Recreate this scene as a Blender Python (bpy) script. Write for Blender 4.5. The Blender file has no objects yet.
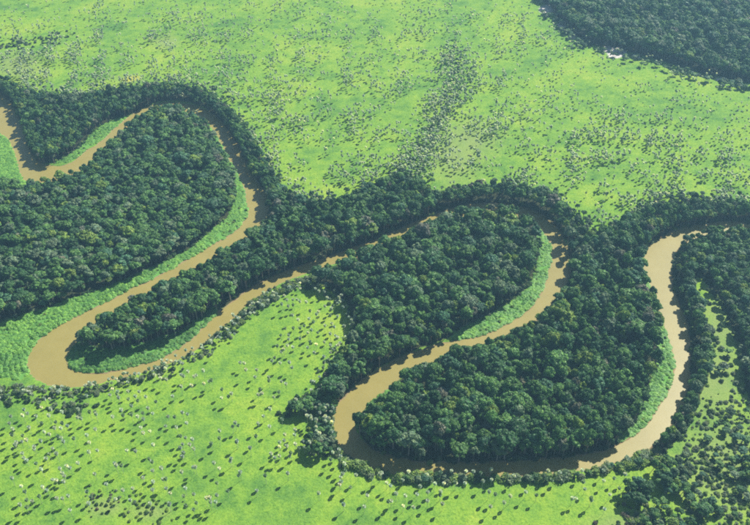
import bpy, math, random
import numpy as np

# ------------------------------------------------------------------ camera, sky, sun, exposure
F_PX, PITCH, CAM_H = 850.0, math.radians(40.0), 600.0        # focal length in photo pixels (750 wide)
SUN_AZ, SUN_EL = math.radians(45.0), math.radians(42.0)      # azimuth from +Y (view direction) towards +X
EXPOSURE = 1.02

scn = bpy.context.scene
col = scn.collection
cam_d = bpy.data.cameras.new("camera")
cam_d.sensor_width = 36.0
cam_d.lens = F_PX / 750.0 * 36.0
cam_d.clip_start, cam_d.clip_end = 1.0, 20000.0
cam = bpy.data.objects.new("camera", cam_d)
cam.location = (0, 0, CAM_H)
cam.rotation_euler = (math.pi / 2 - PITCH, 0, 0)
col.objects.link(cam)
scn.camera = cam

world = bpy.data.worlds.new("World")
scn.world = world
world.use_nodes = True
wn = world.node_tree
bg = wn.nodes["Background"]
sky = wn.nodes.new("ShaderNodeTexSky")
sky.sky_type = 'NISHITA'
sky.sun_disc = False
sky.sun_elevation = SUN_EL
sky.sun_rotation = SUN_AZ
wn.links.new(sky.outputs[0], bg.inputs[0])
bg.inputs[1].default_value = 0.05

sun_d = bpy.data.lights.new("sun", 'SUN')
sun_d.energy = 5.0
sun_d.angle = math.radians(0.53)
sun_d.color = (1.0, 0.97, 0.90)
sun = bpy.data.objects.new("sun", sun_d)
sun.rotation_euler = (math.pi / 2 - SUN_EL, 0, math.pi - SUN_AZ)
sun.location = (800, 800, 900)
col.objects.link(sun)

scn.view_settings.view_transform = 'Standard'
scn.view_settings.look = 'None'
scn.view_settings.exposure = EXPOSURE
scn.view_settings.gamma = 1.0
scn.view_settings.use_curve_mapping = False
cy = scn.cycles
cy.max_bounces = 6
cy.diffuse_bounces = 3
cy.glossy_bounces = 2
cy.transmission_bounces = 2
cy.transparent_max_bounces = 4
cy.volume_bounces = 0
cy.use_denoising = False
cy.filter_width = 1.9
cy.sample_clamp_indirect = 4.0

rng = np.random.default_rng(7)
random.seed(7)


# ------------------------------------------------------------------ map helpers
def ground(pts):
    """Points of the survey (pixels of the oblique photograph) to metres on the plain."""
    p = np.asarray(pts, float).reshape(-1, 2)
    u, v = p[:, 0] - 375.0, p[:, 1] - 262.5
    c, s = math.cos(PITCH), math.sin(PITCH)
    t = CAM_H / (F_PX * s + v * c)
    return np.stack([u * t, (F_PX * c - v * s) * t], 1)


def to_photo(xy):
    xy = np.asarray(xy, float).reshape(-1, 2)
    c, s = math.cos(PITCH), math.sin(PITCH)
    depth = xy[:, 1] * c + CAM_H * s
    up = xy[:, 1] * s - CAM_H * c
    return np.stack([375 + F_PX * xy[:, 0] / depth, 262.5 - F_PX * up / depth], 1), F_PX / depth


def catmull(p, n=5):
    p = np.asarray(p, float)
    q = np.vstack([2 * p[0] - p[1], p, 2 * p[-1] - p[-2]])
    out = []
    for i in range(len(p) - 1):
        a, b, c, d = q[i:i + 4]
        for k in range(n):
            t = k / n
            out.append(.5 * (2 * b + (c - a) * t + (2 * a - 5 * b + 4 * c - d) * t * t + (3 * b - a - 3 * c + d) * t ** 3))
    out.append(p[-1])
    return np.array(out)


def inside(poly, pts):
    poly = np.asarray(poly)
    res = np.zeros(len(pts), bool)
    lo, hi = poly.min(0), poly.max(0)
    m = np.where((pts[:, 0] >= lo[0]) & (pts[:, 0] <= hi[0]) & (pts[:, 1] >= lo[1]) & (pts[:, 1] <= hi[1]))[0]
    x, y = pts[m, 0], pts[m, 1]
    r = np.zeros(len(m), bool)
    j = len(poly) - 1
    for i in range(len(poly)):
        xi, yi = poly[i]
        xj, yj = poly[j]
        if yi != yj:
            r ^= ((yi > y) != (yj > y)) & (x < (xj - xi) * (y - yi) / (yj - yi) + xi)
        j = i
    res[m] = r
    return res


def dist_lines(lines, pts, limit=80.0):
    """Distance to polylines, exact up to limit."""
    d = np.full(len(pts), limit)
    for ln in lines:
        for a, b in zip(ln[:-1], ln[1:]):
            lo, hi = np.minimum(a, b) - 40, np.maximum(a, b) + 40
            m = np.where((pts[:, 0] > lo[0]) & (pts[:, 0] < hi[0]) & (pts[:, 1] > lo[1]) & (pts[:, 1] < hi[1]))[0]
            if not len(m):
                continue
            ab = b - a
            t = np.clip(((pts[m] - a) @ ab) / (ab @ ab + 1e-9), 0, 1)
            d[m] = np.minimum(d[m], np.linalg.norm(pts[m] - a - t[:, None] * ab, axis=1))
    return d


def vnoise(p, scale, seed=0):
    q = np.asarray(p) / scale
    i = np.floor(q).astype(np.int64)
    f = q - i
    f = f * f * (3 - 2 * f)

    def h(ix, iy):
        n = (ix * 374761393 + iy * 668265263 + seed * 982451653) & 0x7fffffff
        n = ((n ^ (n >> 13)) * 1274126177) & 0x7fffffff
        return ((n ^ (n >> 16)) & 0xffff) / 65535.0
    a, b = h(i[:, 0], i[:, 1]), h(i[:, 0] + 1, i[:, 1])
    c, d = h(i[:, 0], i[:, 1] + 1), h(i[:, 0] + 1, i[:, 1] + 1)
    return (a * (1 - f[:, 0]) + b * f[:, 0]) * (1 - f[:, 1]) + (c * (1 - f[:, 0]) + d * f[:, 0]) * f[:, 1]


# ------------------------------------------------------------------ the survey: banks, woods, marsh
BANK_A = [(-140, 20), (-60, 58), (-20, 82), (8, 100), (17, 115), (24, 135), (30, 152), (40, 163), (55, 166), (67, 164), (77, 159),
          (86, 151), (95, 146), (105, 138), (113, 130), (122, 123), (130, 116), (141, 109.5), (155, 104), (172, 102.5), (190, 104.5),
          (206, 110.5), (219, 120), (229, 132), (240, 151), (250, 171), (260, 186), (267, 199), (267, 213), (259, 228), (245, 240),
          (225, 252), (205, 264), (185, 275), (165, 286), (145, 296), (125, 306), (107, 316), (92, 327), (82, 335), (74, 343),
          (68, 353), (65, 362), (70, 369), (82, 373), (100, 374), (133, 367), (157, 360), (180, 348), (200, 332), (216, 315),
          (233, 301), (250, 289), (267, 279), (285, 271.5), (300, 266), (333, 255), (367, 243), (400, 229), (433, 215), (460, 206.5),
          (487, 203), (513, 205), (535, 211), (552, 222), (563, 238), (569, 255), (569, 272), (563, 287), (553, 302), (545, 313),
          (530, 323), (517, 330), (500, 339), (480, 346), (460, 354), (443, 359), (425, 364), (405, 373), (388, 387), (370, 401),
          (358, 417), (355, 428), (360, 439), (372, 450), (390, 457), (420, 462), (460, 463), (500, 462), (540, 460), (570, 457),
          (600, 452), (618, 446), (633, 437), (647, 425), (660, 406), (670, 389), (675, 370), (673, 350), (667, 330), (657, 300),
          (648, 277), (643, 263), (646, 251), (654, 242), (668, 234), (690, 226), (720, 222), (750, 223), (810, 227), (900, 235)]
BANK_B = [(-160, 70), (-80, 98), (-30, 118), (0, 132), (10, 140), (15, 150), (18, 163), (22, 175), (32, 183), (43, 181), (60, 179),
          (72, 174), (82, 169), (92, 161), (103, 151), (115, 140), (127, 129), (138, 119.5), (150, 113), (165, 110), (180, 110.5),
          (195, 114.5), (207, 122.5), (216, 133), (222, 143), (228, 155), (235, 168), (243, 183), (248, 203), (247, 218), (233, 233),
          (197, 254), (170, 270), (150, 281), (133, 288), (107, 302), (80, 315), (57, 327), (40, 340), (29, 356), (30, 370),
          (43, 381), (67, 386), (90, 384), (113, 378), (150, 369), (177, 358), (200, 345), (222, 327), (238, 312), (255, 297),
          (272, 286), (300, 274), (333, 263), (370, 251), (400, 239.5), (430, 226), (460, 216), (487, 213), (513, 215), (530, 221),
          (543, 231), (552, 247), (552, 263), (547, 280), (540, 297), (530, 310), (513, 321), (493, 332), (475, 338), (455, 341),
          (435, 346), (415, 352), (395, 361), (378, 370), (362, 381), (350, 392), (340, 403), (335, 417), (335, 430), (340, 444),
          (350, 456), (367, 466), (393, 473), (420, 474), (450, 474), (507, 475), (550, 473), (580, 469), (612, 463), (635, 457),
          (650, 447), (660, 436), (670, 423), (680, 408), (688, 387), (690, 364), (689, 340), (685, 320), (678, 302), (672, 286),
          (671, 268), (674, 254), (682, 244), (700, 237.5), (725, 234), (750, 234), (810, 238), (900, 251)]
bank_a, bank_b = catmull(ground(BANK_A), 4), catmull(ground(BANK_B), 4)
RIVER = np.vstack([bank_a, bank_b[::-1]])

WOODS = {   # name: (outline of the tree feet, where it is, smallest/largest crown radius)
    'oxbow': ([(-120, 178), (-40, 186), (0, 190), (30, 190), (60, 185), (82, 176), (93, 166), (104, 156), (116, 144), (128, 133), (139, 123), (150, 116),
               (165, 112.5), (180, 113), (195, 117), (206, 126), (212, 138), (220, 150), (229, 163), (234, 178), (236, 195), (228, 217), (210, 231), (190, 249), (165, 262),
               (127, 279), (93, 292), (60, 303), (30, 312), (0, 322), (-120, 355)], 'inside the upper left river loop', 4.2, 7.0),
    'north_bank': ([(-120, 25), (-40, 66), (-10, 84), (8, 95), (19, 112), (27, 135), (33, 150), (42, 160), (55, 161), (68, 156), (80, 147), (90, 135),
                    (102, 125), (118, 117), (132, 111), (145, 104), (158, 99), (175, 98), (192, 100), (209, 106), (222, 118), (233, 132), (244, 150), (254, 170),
                    (264, 184), (274, 196), (280, 192), (266, 168), (254, 148), (245, 133), (234, 118), (218, 105), (197, 95), (172, 91),
                    (150, 92), (128, 96), (108, 98), (85, 103), (60, 103), (40, 100), (24, 98), (8, 86), (-10, 76), (-40, 56), (-120, 12)], 'on the far bank of the upper left loop', 3.0, 5.0),
    'diagonal': ([(77, 337), (81, 347), (102, 352), (127, 350), (150, 344), (180, 334), (200, 321), (216, 307), (233, 297), (250, 285), (267, 275),
                  (285, 267), (300, 262), (333, 251), (367, 239), (400, 225), (433, 212), (460, 202), (487, 200), (513, 202), (535, 208), (555, 219), (567, 236),
                  (580, 244), (586, 240), (574, 222), (556, 207), (535, 198), (509, 193), (484, 193), (458, 196), (433, 201), (425, 192), (412, 184), (398, 184),
                  (382, 190), (366, 200), (350, 207), (326, 210), (304, 208), (286, 202), (276, 194), (271, 200), (271, 214), (262, 231), (248, 244),
                  (227, 256), (207, 268), (187, 279), (167, 290), (147, 300), (127, 310), (109, 320), (95, 330)], 'in the diagonal middle wood', 4.0, 6.8),
    'middle_loop': ([(316, 282), (333, 270), (370, 256), (400, 244), (430, 229), (460, 219), (487, 216), (513, 218), (527, 224), (535, 234),
                     (538, 247), (536, 268), (528, 286), (514, 299), (488, 315), (455, 331), (432, 339), (412, 346), (392, 355), (375, 364), (358, 376), (346, 386),
                     (338, 397), (330, 400), (327, 385), (338, 364), (355, 342), (359, 325), (350, 303), (335, 291)], 'inside the middle river loop', 4.2, 7.2),
    'lower_loop': ([(575, 240), (588, 245), (608, 241), (628, 240), (641, 254), (638, 264), (642, 279), (648, 297), (655, 310), (656, 325), (655, 340), (657, 355), (656, 368),
                    (650, 380), (646, 398), (640, 412), (634, 424), (620, 440), (600, 448), (570, 454), (540, 457), (500, 459), (460, 460), (420, 459), (392, 455),
                    (376, 448), (366, 432), (363, 420), (374, 407), (394, 393), (408, 379), (427, 370), (447, 364), (465, 359), (485, 351), (505, 343),
                    (520, 335), (534, 327), (548, 317), (557, 305), (567, 289), (573, 273), (573, 256)], 'inside the lower right river loop', 4.3, 7.4),
    'far_right_bank': ([(608, 240), (625, 224), (650, 215), (677, 209), (697, 208), (722, 210), (750, 211), (840, 215), (840, 228), (750, 221),
                        (720, 220), (690, 224), (668, 232), (652, 241), (641, 252), (628, 242)], 'on the far bank of the right hand river', 3.0, 5.0),
    'right_bank': ([(683, 246), (700, 240), (725, 236.5), (750, 236.5), (840, 241), (840, 400), (752, 398), (744, 372), (744, 350), (735, 330), (727, 312), (720, 302), (712, 292), (709, 281),
                    (697, 275), (690, 278), (691, 292), (698, 306), (704, 322), (707, 342), (708, 352), (708, 370), (702, 386), (695, 400),
                    (692, 416), (684, 428), (672, 442), (662, 453), (655, 450), (664, 440), (674, 425), (684, 408), (692, 386), (694, 362), (693, 338),
                    (689, 317), (683, 300), (677, 284), (675, 268), (678, 256)], 'on the right-hand river bank', 3.4, 6.0),
    'horizon': ([(515, -45), (535, -8), (557, 16), (572, 31), (585, 42), (607, 48), (632, 52), (658, 59), (680, 66), (702, 73), (722, 77), (750, 83), (850, 105),
                 (850, -45)], 'in the far wood', 4.4, 7.4),
    'clump_bend': ([(290, 409), (305, 400), (325, 398), (338, 400), (333, 418), (332, 432), (338, 448), (330, 456), (308, 456), (303, 446), (318, 432), (318, 414), (300, 416)],
                   'in the thicket by the lower bend', 2.4, 4.6),
    'clump_low': ([(620, 492), (632, 486), (648, 488), (652, 500), (640, 508), (624, 508)], 'in the dark bottom right clump', 4.2, 6.2),
    'clump_low2': ([(652, 470), (664, 462), (684, 462), (690, 474), (684, 496), (662, 494), (655, 484)], 'in the thicket under the right bend', 3.2, 5.0),
    'clump_low3': ([(694, 510), (708, 504), (716, 512), (704, 522)], 'near the bottom right corner', 3.4, 5.0),
    'clump_low4': ([(640, 518), (670, 514), (690, 524), (690, 540), (640, 540)], 'in the grove at the bottom edge', 3.6, 5.4),
    'clump_right': ([(742, 462), (752, 456), (780, 470), (780, 490), (745, 484)], 'in the clump at the right edge', 3.4, 5.0),
}
woods_w = {k: ground(v[0]) for k, v in WOODS.items()}

MARSH = {   # lush banks: outline, plant height
    'left': ([(207, 121), (216, 133), (228, 155), (243, 183), (248, 203), (247, 218), (233, 233), (197, 254), (170, 270), (133, 288), (107, 302), (80, 315),
              (57, 327), (40, 340), (29, 356), (30, 372), (20, 380), (0, 376), (-60, 384), (-60, 338), (0, 322), (30, 312), (60, 303), (93, 292), (127, 279),
              (165, 262), (190, 249), (210, 231), (228, 217), (236, 195), (232, 178), (224, 160), (212, 138)]),
    'tongue': ([(55, 163), (67, 162), (77, 157), (86, 149), (95, 144), (105, 136), (113, 129), (122, 121), (127, 116), (118, 118), (102, 125), (90, 136), (80, 147),
                (68, 156)]),
    'apron': ([(83, 335), (75, 344), (69, 353), (66, 362), (72, 368), (82, 372), (100, 373), (133, 366), (157, 359), (180, 347), (200, 331), (216, 314), (216, 305),
               (198, 318), (180, 331), (150, 340), (127, 346), (103, 349), (88, 346)]),
    'middle': ([(531, 223), (543, 231), (552, 248), (552, 263), (547, 279), (540, 296), (530, 309), (513, 320), (493, 331), (472, 337), (452, 340), (452, 333), (488, 316),
                (514, 300), (529, 287), (537, 268), (539, 248), (533, 234)]),
    'right': ([(645, 265), (649, 275), (658, 299), (668, 330), (674, 350), (675, 370), (670, 389), (660, 406), (647, 425), (633, 437), (618, 442), (618, 434), (635, 424),
               (641, 412), (647, 398), (651, 380), (657, 368), (658, 355), (656, 340), (657, 325), (655, 310), (648, 297), (642, 279)]),
    'cove': ([(388, 388), (370, 402), (358, 417), (356, 429), (363, 424), (374, 408), (394, 394)]),
}
marsh_w = {k: ground(v) for k, v in MARSH.items()}
LEFT_LAWN = ground([(-80, 100), (-30, 119), (0, 133), (9, 141), (14, 151), (17, 163), (21, 175), (28, 184), (0, 188), (-80, 186)])

BARE = [(617, 53, 13, 6), (608, 49, 7, 4), (636, 56, 6, 3), (722, 80, 7, 3), (546, 9, 9, 5), (562, 25, 5, 4), (573, 36, 4, 4)]
DRY = [(18, 66, 26, 14), (130, 79, 14, 4), (166, 42, 12, 7), (470, 140, 30, 20), (715, 375, 30, 55), (722, 325, 22, 40), (725, 465, 50, 55),
       (630, 525, 40, 14), (108, 507, 14, 9), (150, 512, 22, 10), (80, 104, 20, 7), (100, 508, 14, 10), (455, 155, 26, 30)]
YELLOW = [(133, 78, 10, 3), (128, 80, 8, 2)]


def blobs(lst, photo):
    r = np.zeros(len(photo))
    for x, y, a, b in lst:
        r = np.maximum(r, np.exp(-((photo[:, 0] - x) / a) ** 2 - ((photo[:, 1] - y) / b) ** 2))
    return r


def river_sd(pts):
    d = dist_lines([bank_a, bank_b], pts)
    d = np.where(inside(RIVER, pts), -d, d)
    return d + (vnoise(pts, 9, 3) - .5) * 2.2 + (vnoise(pts, 4, 4) - .5) * 1.2


WATER_Z = -0.9


def height(pts, sd=None):
    if sd is None:
        sd = river_sd(pts)
    t = np.clip(sd / 5.0, 0, 1)
    rise = WATER_Z + 0.9 * t * t * (3 - 2 * t)
    bed = WATER_Z + np.clip(sd, -6, 0) * 0.35
    z = np.where(sd > 0, rise, bed)
    far = np.clip((sd - 6) / 30, 0, 1)
    return z + far * ((vnoise(pts, 90, 11) - .5) * 1.0 + (vnoise(pts, 28, 12) - .5) * 0.35)


# ------------------------------------------------------------------ materials
def mat(name):
    m = bpy.data.materials.new(name)
    m.use_nodes = True
    nt = m.node_tree
    nt.nodes.clear()
    out = nt.nodes.new("ShaderNodeOutputMaterial")

    def N(t, **kw):
        n = nt.nodes.new(t)
        for k, v in kw.items():
            setattr(n, k, v)
        return n
    return m, nt, out, N


def ramp(N, stops):
    r = N("ShaderNodeValToRGB")
    e = r.color_ramp.elements
    while len(e) < len(stops):
        e.new(0.5)
    for i, (p, c) in enumerate(stops):
        e[i].position = p
        e[i].color = (*c, 1)
    return r


def mixc(N, nt, fac, a, b, mode='MIX'):
    n = N("ShaderNodeMix", data_type='RGBA', blend_type=mode)
    for sock, val in ((n.inputs[0], fac), (n.inputs[6], a), (n.inputs[7], b)):
        if isinstance(val, (int, float)):
            sock.default_value = val
        elif isinstance(val, tuple):
            sock.default_value = (*val, 1)
        else:
            nt.links.new(val, sock)
    return n.outputs[2]


def mathn(N, nt, op, a, b=None, clamp=False):
    n = N("ShaderNodeMath", operation=op, use_clamp=clamp)
    for s, v in zip(n.inputs, (a, b)):
        if v is None:
            continue
        if isinstance(v, (int, float)):
            s.default_value = v
        else:
            nt.links.new(v, s)
    return n.outputs[0]


def noise(N, nt, vec, scale, detail=3, rough=.6):
    n = N("ShaderNodeTexNoise")
    n.inputs['Scale'].default_value = scale
    n.inputs['Detail'].default_value = detail
    n.inputs['Roughness'].default_value = rough
    nt.links.new(vec, n.inputs['Vector'])
    return n.outputs['Fac']


def ground_material():
    m, nt, out, N = mat("meadow_grass")
    geo = N("ShaderNodeNewGeometry")
    P = geo.outputs['Position']

    def attr(n):
        a = N("ShaderNodeAttribute", attribute_name=n)
        return a.outputs['Fac']
    big = noise(N, nt, P, 0.011, 4, .6)
    mid = noise(N, nt, P, 0.06, 4, .65)
    fine = noise(N, nt, P, 0.45, 3, .7)
    tiny = noise(N, nt, P, 1.6, 2, .6)
    r1 = ramp(N, [(.38, (.088, .196, .034)), (.47, (.146, .272, .034)), (.54, (.186, .308, .034)), (.64, (.245, .340, .042))])
    f = mathn(N, nt, 'ADD', mathn(N, nt, 'MULTIPLY', big, .6), mathn(N, nt, 'MULTIPLY', mid, .4))
    nt.links.new(f, r1.inputs[0])
    c = r1.outputs[0]
    rf = ramp(N, [(.28, (.48, .58, .60)), (.46, (.95, .97, 1)), (.75, (1.35, 1.22, 1.2))])
    nt.links.new(fine, rf.inputs[0])
    c = mixc(N, nt, .85, c, rf.outputs[0], 'MULTIPLY')
    rt = ramp(N, [(.3, (.78, .8, .8)), (.7, (1.2, 1.18, 1.15))])
    nt.links.new(tiny, rt.inputs[0])
    c = mixc(N, nt, .8, c, rt.outputs[0], 'MULTIPLY')

    tus = noise(N, nt, P, .16, 4, .7)
    rtu = ramp(N, [(.36, (.62, .74, .8)), (.48, (1, 1, 1)), (.62, (1, 1, 1)), (.72, (1.25, 1.08, 1.3))])
    nt.links.new(tus, rtu.inputs[0])
    c = mixc(N, nt, .8, c, rtu.outputs[0], 'MULTIPLY')

    def edge(a, lo, hi, k=.5):
        v = mathn(N, nt, 'ADD', a, mathn(N, nt, 'MULTIPLY', mathn(N, nt, 'SUBTRACT', mid, .5), k))
        mr = N("ShaderNodeMapRange")
        mr.inputs[1].default_value, mr.inputs[2].default_value = lo, hi
        nt.links.new(v, mr.inputs[0])
        return mr.outputs[0]
    dryc = mixc(N, nt, fine, (.14, .22, .055), (.26, .31, .095))
    c = mixc(N, nt, mathn(N, nt, 'MULTIPLY', edge(attr('dry'), .1, 1.0, .9), .9), c, dryc)
    c = mixc(N, nt, edge(attr('yellow'), .3, .8, .4), c, (.33, .33, .04))
    lush = mixc(N, nt, fine, (.075, .20, .045), (.15, .33, .06))
    c = mixc(N, nt, edge(attr('lush'), .3, .7, .2), c, lush)
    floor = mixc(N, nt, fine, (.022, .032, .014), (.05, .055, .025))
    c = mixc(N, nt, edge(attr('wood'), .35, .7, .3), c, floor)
    sand = mixc(N, nt, fine, (.42, .38, .34), (.62, .58, .53))
    c = mixc(N, nt, edge(attr('bare'), .42, .62, .9), c, sand)
    mud = mixc(N, nt, fine, (.20, .145, .07), (.30, .22, .11))
    c = mixc(N, nt, edge(attr('mud'), .45, .75, .5), c, mud)
    b = N("ShaderNodeBsdfPrincipled")
    nt.links.new(c, b.inputs['Base Color'])
    b.inputs['Roughness'].default_value = .9
    b.inputs['Specular IOR Level'].default_value = .05
    bm = N("ShaderNodeBump")
    bm.inputs['Strength'].default_value = .9
    bm.inputs['Distance'].default_value = .6
    hsum = mathn(N, nt, 'ADD', fine, mathn(N, nt, 'MULTIPLY', tiny, .5))
    nt.links.new(hsum, bm.inputs['Height'])
    nt.links.new(bm.outputs[0], b.inputs['Normal'])
    nt.links.new(b.outputs[0], out.inputs[0])
    return m


def water_material():
    m, nt, out, N = mat("muddy_water")
    geo = N("ShaderNodeNewGeometry")
    P = geo.outputs['Position']
    b = N("ShaderNodeBsdfPrincipled")
    n1 = noise(N, nt, P, .035, 6, .75)
    c = mixc(N, nt, n1, (.200, .168, .044), (.305, .252, .078))
    nt.links.new(c, b.inputs['Base Color'])
    b.inputs['Roughness'].default_value = .34
    b.inputs['IOR'].default_value = 1.33
    bm = N("ShaderNodeBump")
    bm.inputs['Strength'].default_value = .35
    bm.inputs['Distance'].default_value = .08
    w = noise(N, nt, P, 1.8, 3, .6)
    nt.links.new(w, bm.inputs['Height'])
    nt.links.new(bm.outputs[0], b.inputs['Normal'])
    nt.links.new(b.outputs[0], out.inputs[0])
    return m


def leaf_material(name, rough=.5, spec=.4, trans=.22, tint_attr=True, base=(.05, .09, .03), spread=(.55, 1.5), nscale=.25):
    """Foliage; the plant's own colour comes from its tint property, leaf to leaf it varies."""
    m, nt, out, N = mat(name)
    geo = N("ShaderNodeNewGeometry")
    if tint_attr:
        a = N("ShaderNodeAttribute", attribute_name="tint", attribute_type='INSTANCER')
        c = a.outputs['Color']
    else:
        rgb = N("ShaderNodeRGB")
        rgb.outputs[0].default_value = (*base, 1)
        c = rgb.outputs[0]
    rp = ramp(N, [(0, (spread[0],) * 3), (1, (spread[1],) * 3)])
    nt.links.new(geo.outputs['Random Per Island'], rp.inputs[0])
    c = mixc(N, nt, 1.0, c, rp.outputs[0], 'MULTIPLY')
    n1 = noise(N, nt, geo.outputs['Position'], nscale, 3, .6)
    rn = ramp(N, [(.32, (.55, .70, .78)), (.5, (.95, 1.0, 1.0)), (.7, (1.6, 1.4, 1.1))])
    nt.links.new(n1, rn.inputs[0])
    c = mixc(N, nt, 1.0, c, rn.outputs[0], 'MULTIPLY')
    b = N("ShaderNodeBsdfPrincipled")
    nt.links.new(c, b.inputs['Base Color'])
    b.inputs['Roughness'].default_value = rough
    b.inputs['Specular IOR Level'].default_value = spec
    t = N("ShaderNodeBsdfTranslucent")
    ct = mixc(N, nt, 1.0, c, (1.1, 1.3, .6), 'MULTIPLY')
    nt.links.new(ct, t.inputs[0])
    mx = N("ShaderNodeMixShader")
    mx.inputs[0].default_value = trans
    nt.links.new(b.outputs[0], mx.inputs[1])
    nt.links.new(t.outputs[0], mx.inputs[2])
    nt.links.new(mx.outputs[0], out.inputs[0])
    return m


def bark_material(name="grey_bark", c0=(.16, .13, .10), c1=(.34, .30, .26)):
    m, nt, out, N = mat(name)
    geo = N("ShaderNodeNewGeometry")
    n1 = noise(N, nt, geo.outputs['Position'], 2.5, 3)
    b = N("ShaderNodeBsdfPrincipled")
    nt.links.new(mixc(N, nt, n1, c0, c1), b.inputs['Base Color'])
    b.inputs['Roughness'].default_value = .85
    nt.links.new(b.outputs[0], out.inputs[0])
    return m


M_GROUND = ground_material()
M_WATER = water_material()
M_LEAF = leaf_material("tree_leaves", .5, .2, .16)
M_PALM = leaf_material("waxy_palm_fronds", .36, .6, .42, spread=(.7, 1.2))
M_SHRUB = leaf_material("shrub_leaves", .5, .25, .42)
M_REED = leaf_material("marsh_leaves", .5, .3, .3, spread=(.65, 1.3))
M_BARK = bark_material()
M_PALM_BARK = bark_material("pale_palm_bark", (.34, .32, .29), (.56, .54, .50))


# ------------------------------------------------------------------ small mesh helpers
def new_obj(name, mesh, parent=None):
    o = bpy.data.objects.new(name, mesh)
    col.objects.link(o)
    if parent is not None:
        o.parent = parent
    return o


def tag(o, label=None, category=None, group=None, kind=None):
    if label:
        o["label"] = label
    if category:
        o["category"] = category
    if group:
        o["group"] = group
    if kind:
        o["kind"] = kind
    return o


def raw_mesh(name, verts, faces, mats, midx=None):
    me = bpy.data.meshes.new(name)
    me.from_pydata([tuple(map(float, v)) for v in verts], [], [tuple(f) for f in faces])
    for m in mats:
        me.materials.append(m)
    if midx is not None:
        me.polygons.foreach_set("material_index", midx)
    me.update()
    return me


def leaf_quads(cent, nrm, size, r, bend=.25):
    """One folded diamond per point: returns verts, faces."""
    n = len(cent)
    nrm = nrm / np.linalg.norm(nrm, axis=1)[:, None]
    a = np.cross(nrm, r.normal(size=(n, 3)))
    a /= np.linalg.norm(a, axis=1)[:, None]
    b = np.cross(nrm, a)
    s = size[:, None]
    w = r.uniform(.55, .9, (n, 1))
    v = np.stack([cent + a * s, cent + b * s * w - nrm * s * bend, cent - a * s, cent - b * s * w - nrm * s * bend], 1).reshape(-1, 3)
    k = np.arange(n) * 4
    f = np.stack([np.stack([k, k + 1, k + 2], 1), np.stack([k, k + 2, k + 3], 1)], 1).reshape(-1, 3)
    return v, f


def tube(p, rad, sides=6):
    """Tapered tube along points."""
    p = np.asarray(p, float)
    V, F = [], []
    for i, (c, rr) in enumerate(zip(p, rad)):
        d = p[min(i + 1, len(p) - 1)] - p[max(i - 1, 0)]
        d /= np.linalg.norm(d)
        x = np.cross(d, (0.31, 0.9, 0.2))
        x /= np.linalg.norm(x)
        y = np.cross(d, x)
        for k in range(sides):
            a = 2 * math.pi * k / sides
            V.append(c + rr * (math.cos(a) * x + math.sin(a) * y))
    for i in range(len(p) - 1):
        for k in range(sides):
            F.append((i * sides + k, i * sides + (k + 1) % sides, (i + 1) * sides + (k + 1) % sides, (i + 1) * sides + k))
    F.append(tuple(range((len(p) - 1) * sides, len(p) * sides)))
    return V, F


def join(parts):
    V, F, n = [], [], 0
    for v, f in parts:
        V.extend(list(v))
        F.extend([tuple(int(i) + n for i in q) for q in f])
        n += len(v)
    return V, F


def tree_meshes(seed, R=5.0, H=12.0, flat=.62, lobes=13, quads=1900, size=(.45, .85)):
    """Crown of leaf clumps gathered in lobes, and a forked trunk. Returns (crown verts/faces, trunk verts/faces)."""
    r = np.random.default_rng(seed)
    cz = H - R * flat * 1.05
    ax = r.uniform(.82, 1.22)
    C, RAD = [np.array([0, 0, cz - R * .12])], [R * .55]
    for i in range(lobes):
        a = i * 2.399 + r.uniform(-.5, .5)
        q = math.sqrt((i + .6) / lobes) * r.uniform(.8, 1.1)
        rr = R * r.uniform(.18, .36)
        z = cz + R * flat * (1 - q * q) * r.uniform(.25, 1.25) - R * .15
        C.append(np.array([math.cos(a) * q * (R - rr * .5) * ax, math.sin(a) * q * (R - rr * .5) / ax, z]))
        RAD.append(rr)
    RAD = np.array(RAD)
    w = RAD ** 2
    w[0] *= .5
    cnt = (w / w.sum() * quads).astype(int)
    cent, nrm = [], []
    for c, rr, n in zip(C, RAD, cnt):
        d = r.normal(size=(n, 3))
        d /= np.linalg.norm(d, axis=1)[:, None]
        d[:, 2] = np.where(d[:, 2] < -.35, -d[:, 2], d[:, 2])
        rad = rr * np.where(r.uniform(size=(n, 1)) < .14, r.uniform(1.05, 1.38, (n, 1)), r.uniform(.78, 1.05, (n, 1)))
        cent.append(c + d * rad * np.array([1, 1, .82]))
        nrm.append(d + r.normal(size=(n, 3)) * .26 + np.array([0, 0, .2]))
    cent, nrm = np.vstack(cent), np.vstack(nrm)
    sz = r.uniform(size[0], size[1], len(cent))
    crown = leaf_quads(cent, nrm, sz, r)
    parts = [tube([(0, 0, -.4), (.1, .05, H * .25), (.15, -.1, H * .5), (0, 0, cz)], [R * .085, R * .065, R * .05, R * .03], 7)]
    for i in range(5):
        a = i * 1.257 + r.uniform(-.4, .4)
        e = np.array([math.cos(a) * R * .55, math.sin(a) * R * .55, cz + R * .15])
        parts.append(tube([(.12, 0, H * .34), e * .5 + np.array([0, 0, H * .24]), e], [R * .04, R * .03, R * .014], 5))
    return crown, join(parts)


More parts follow.
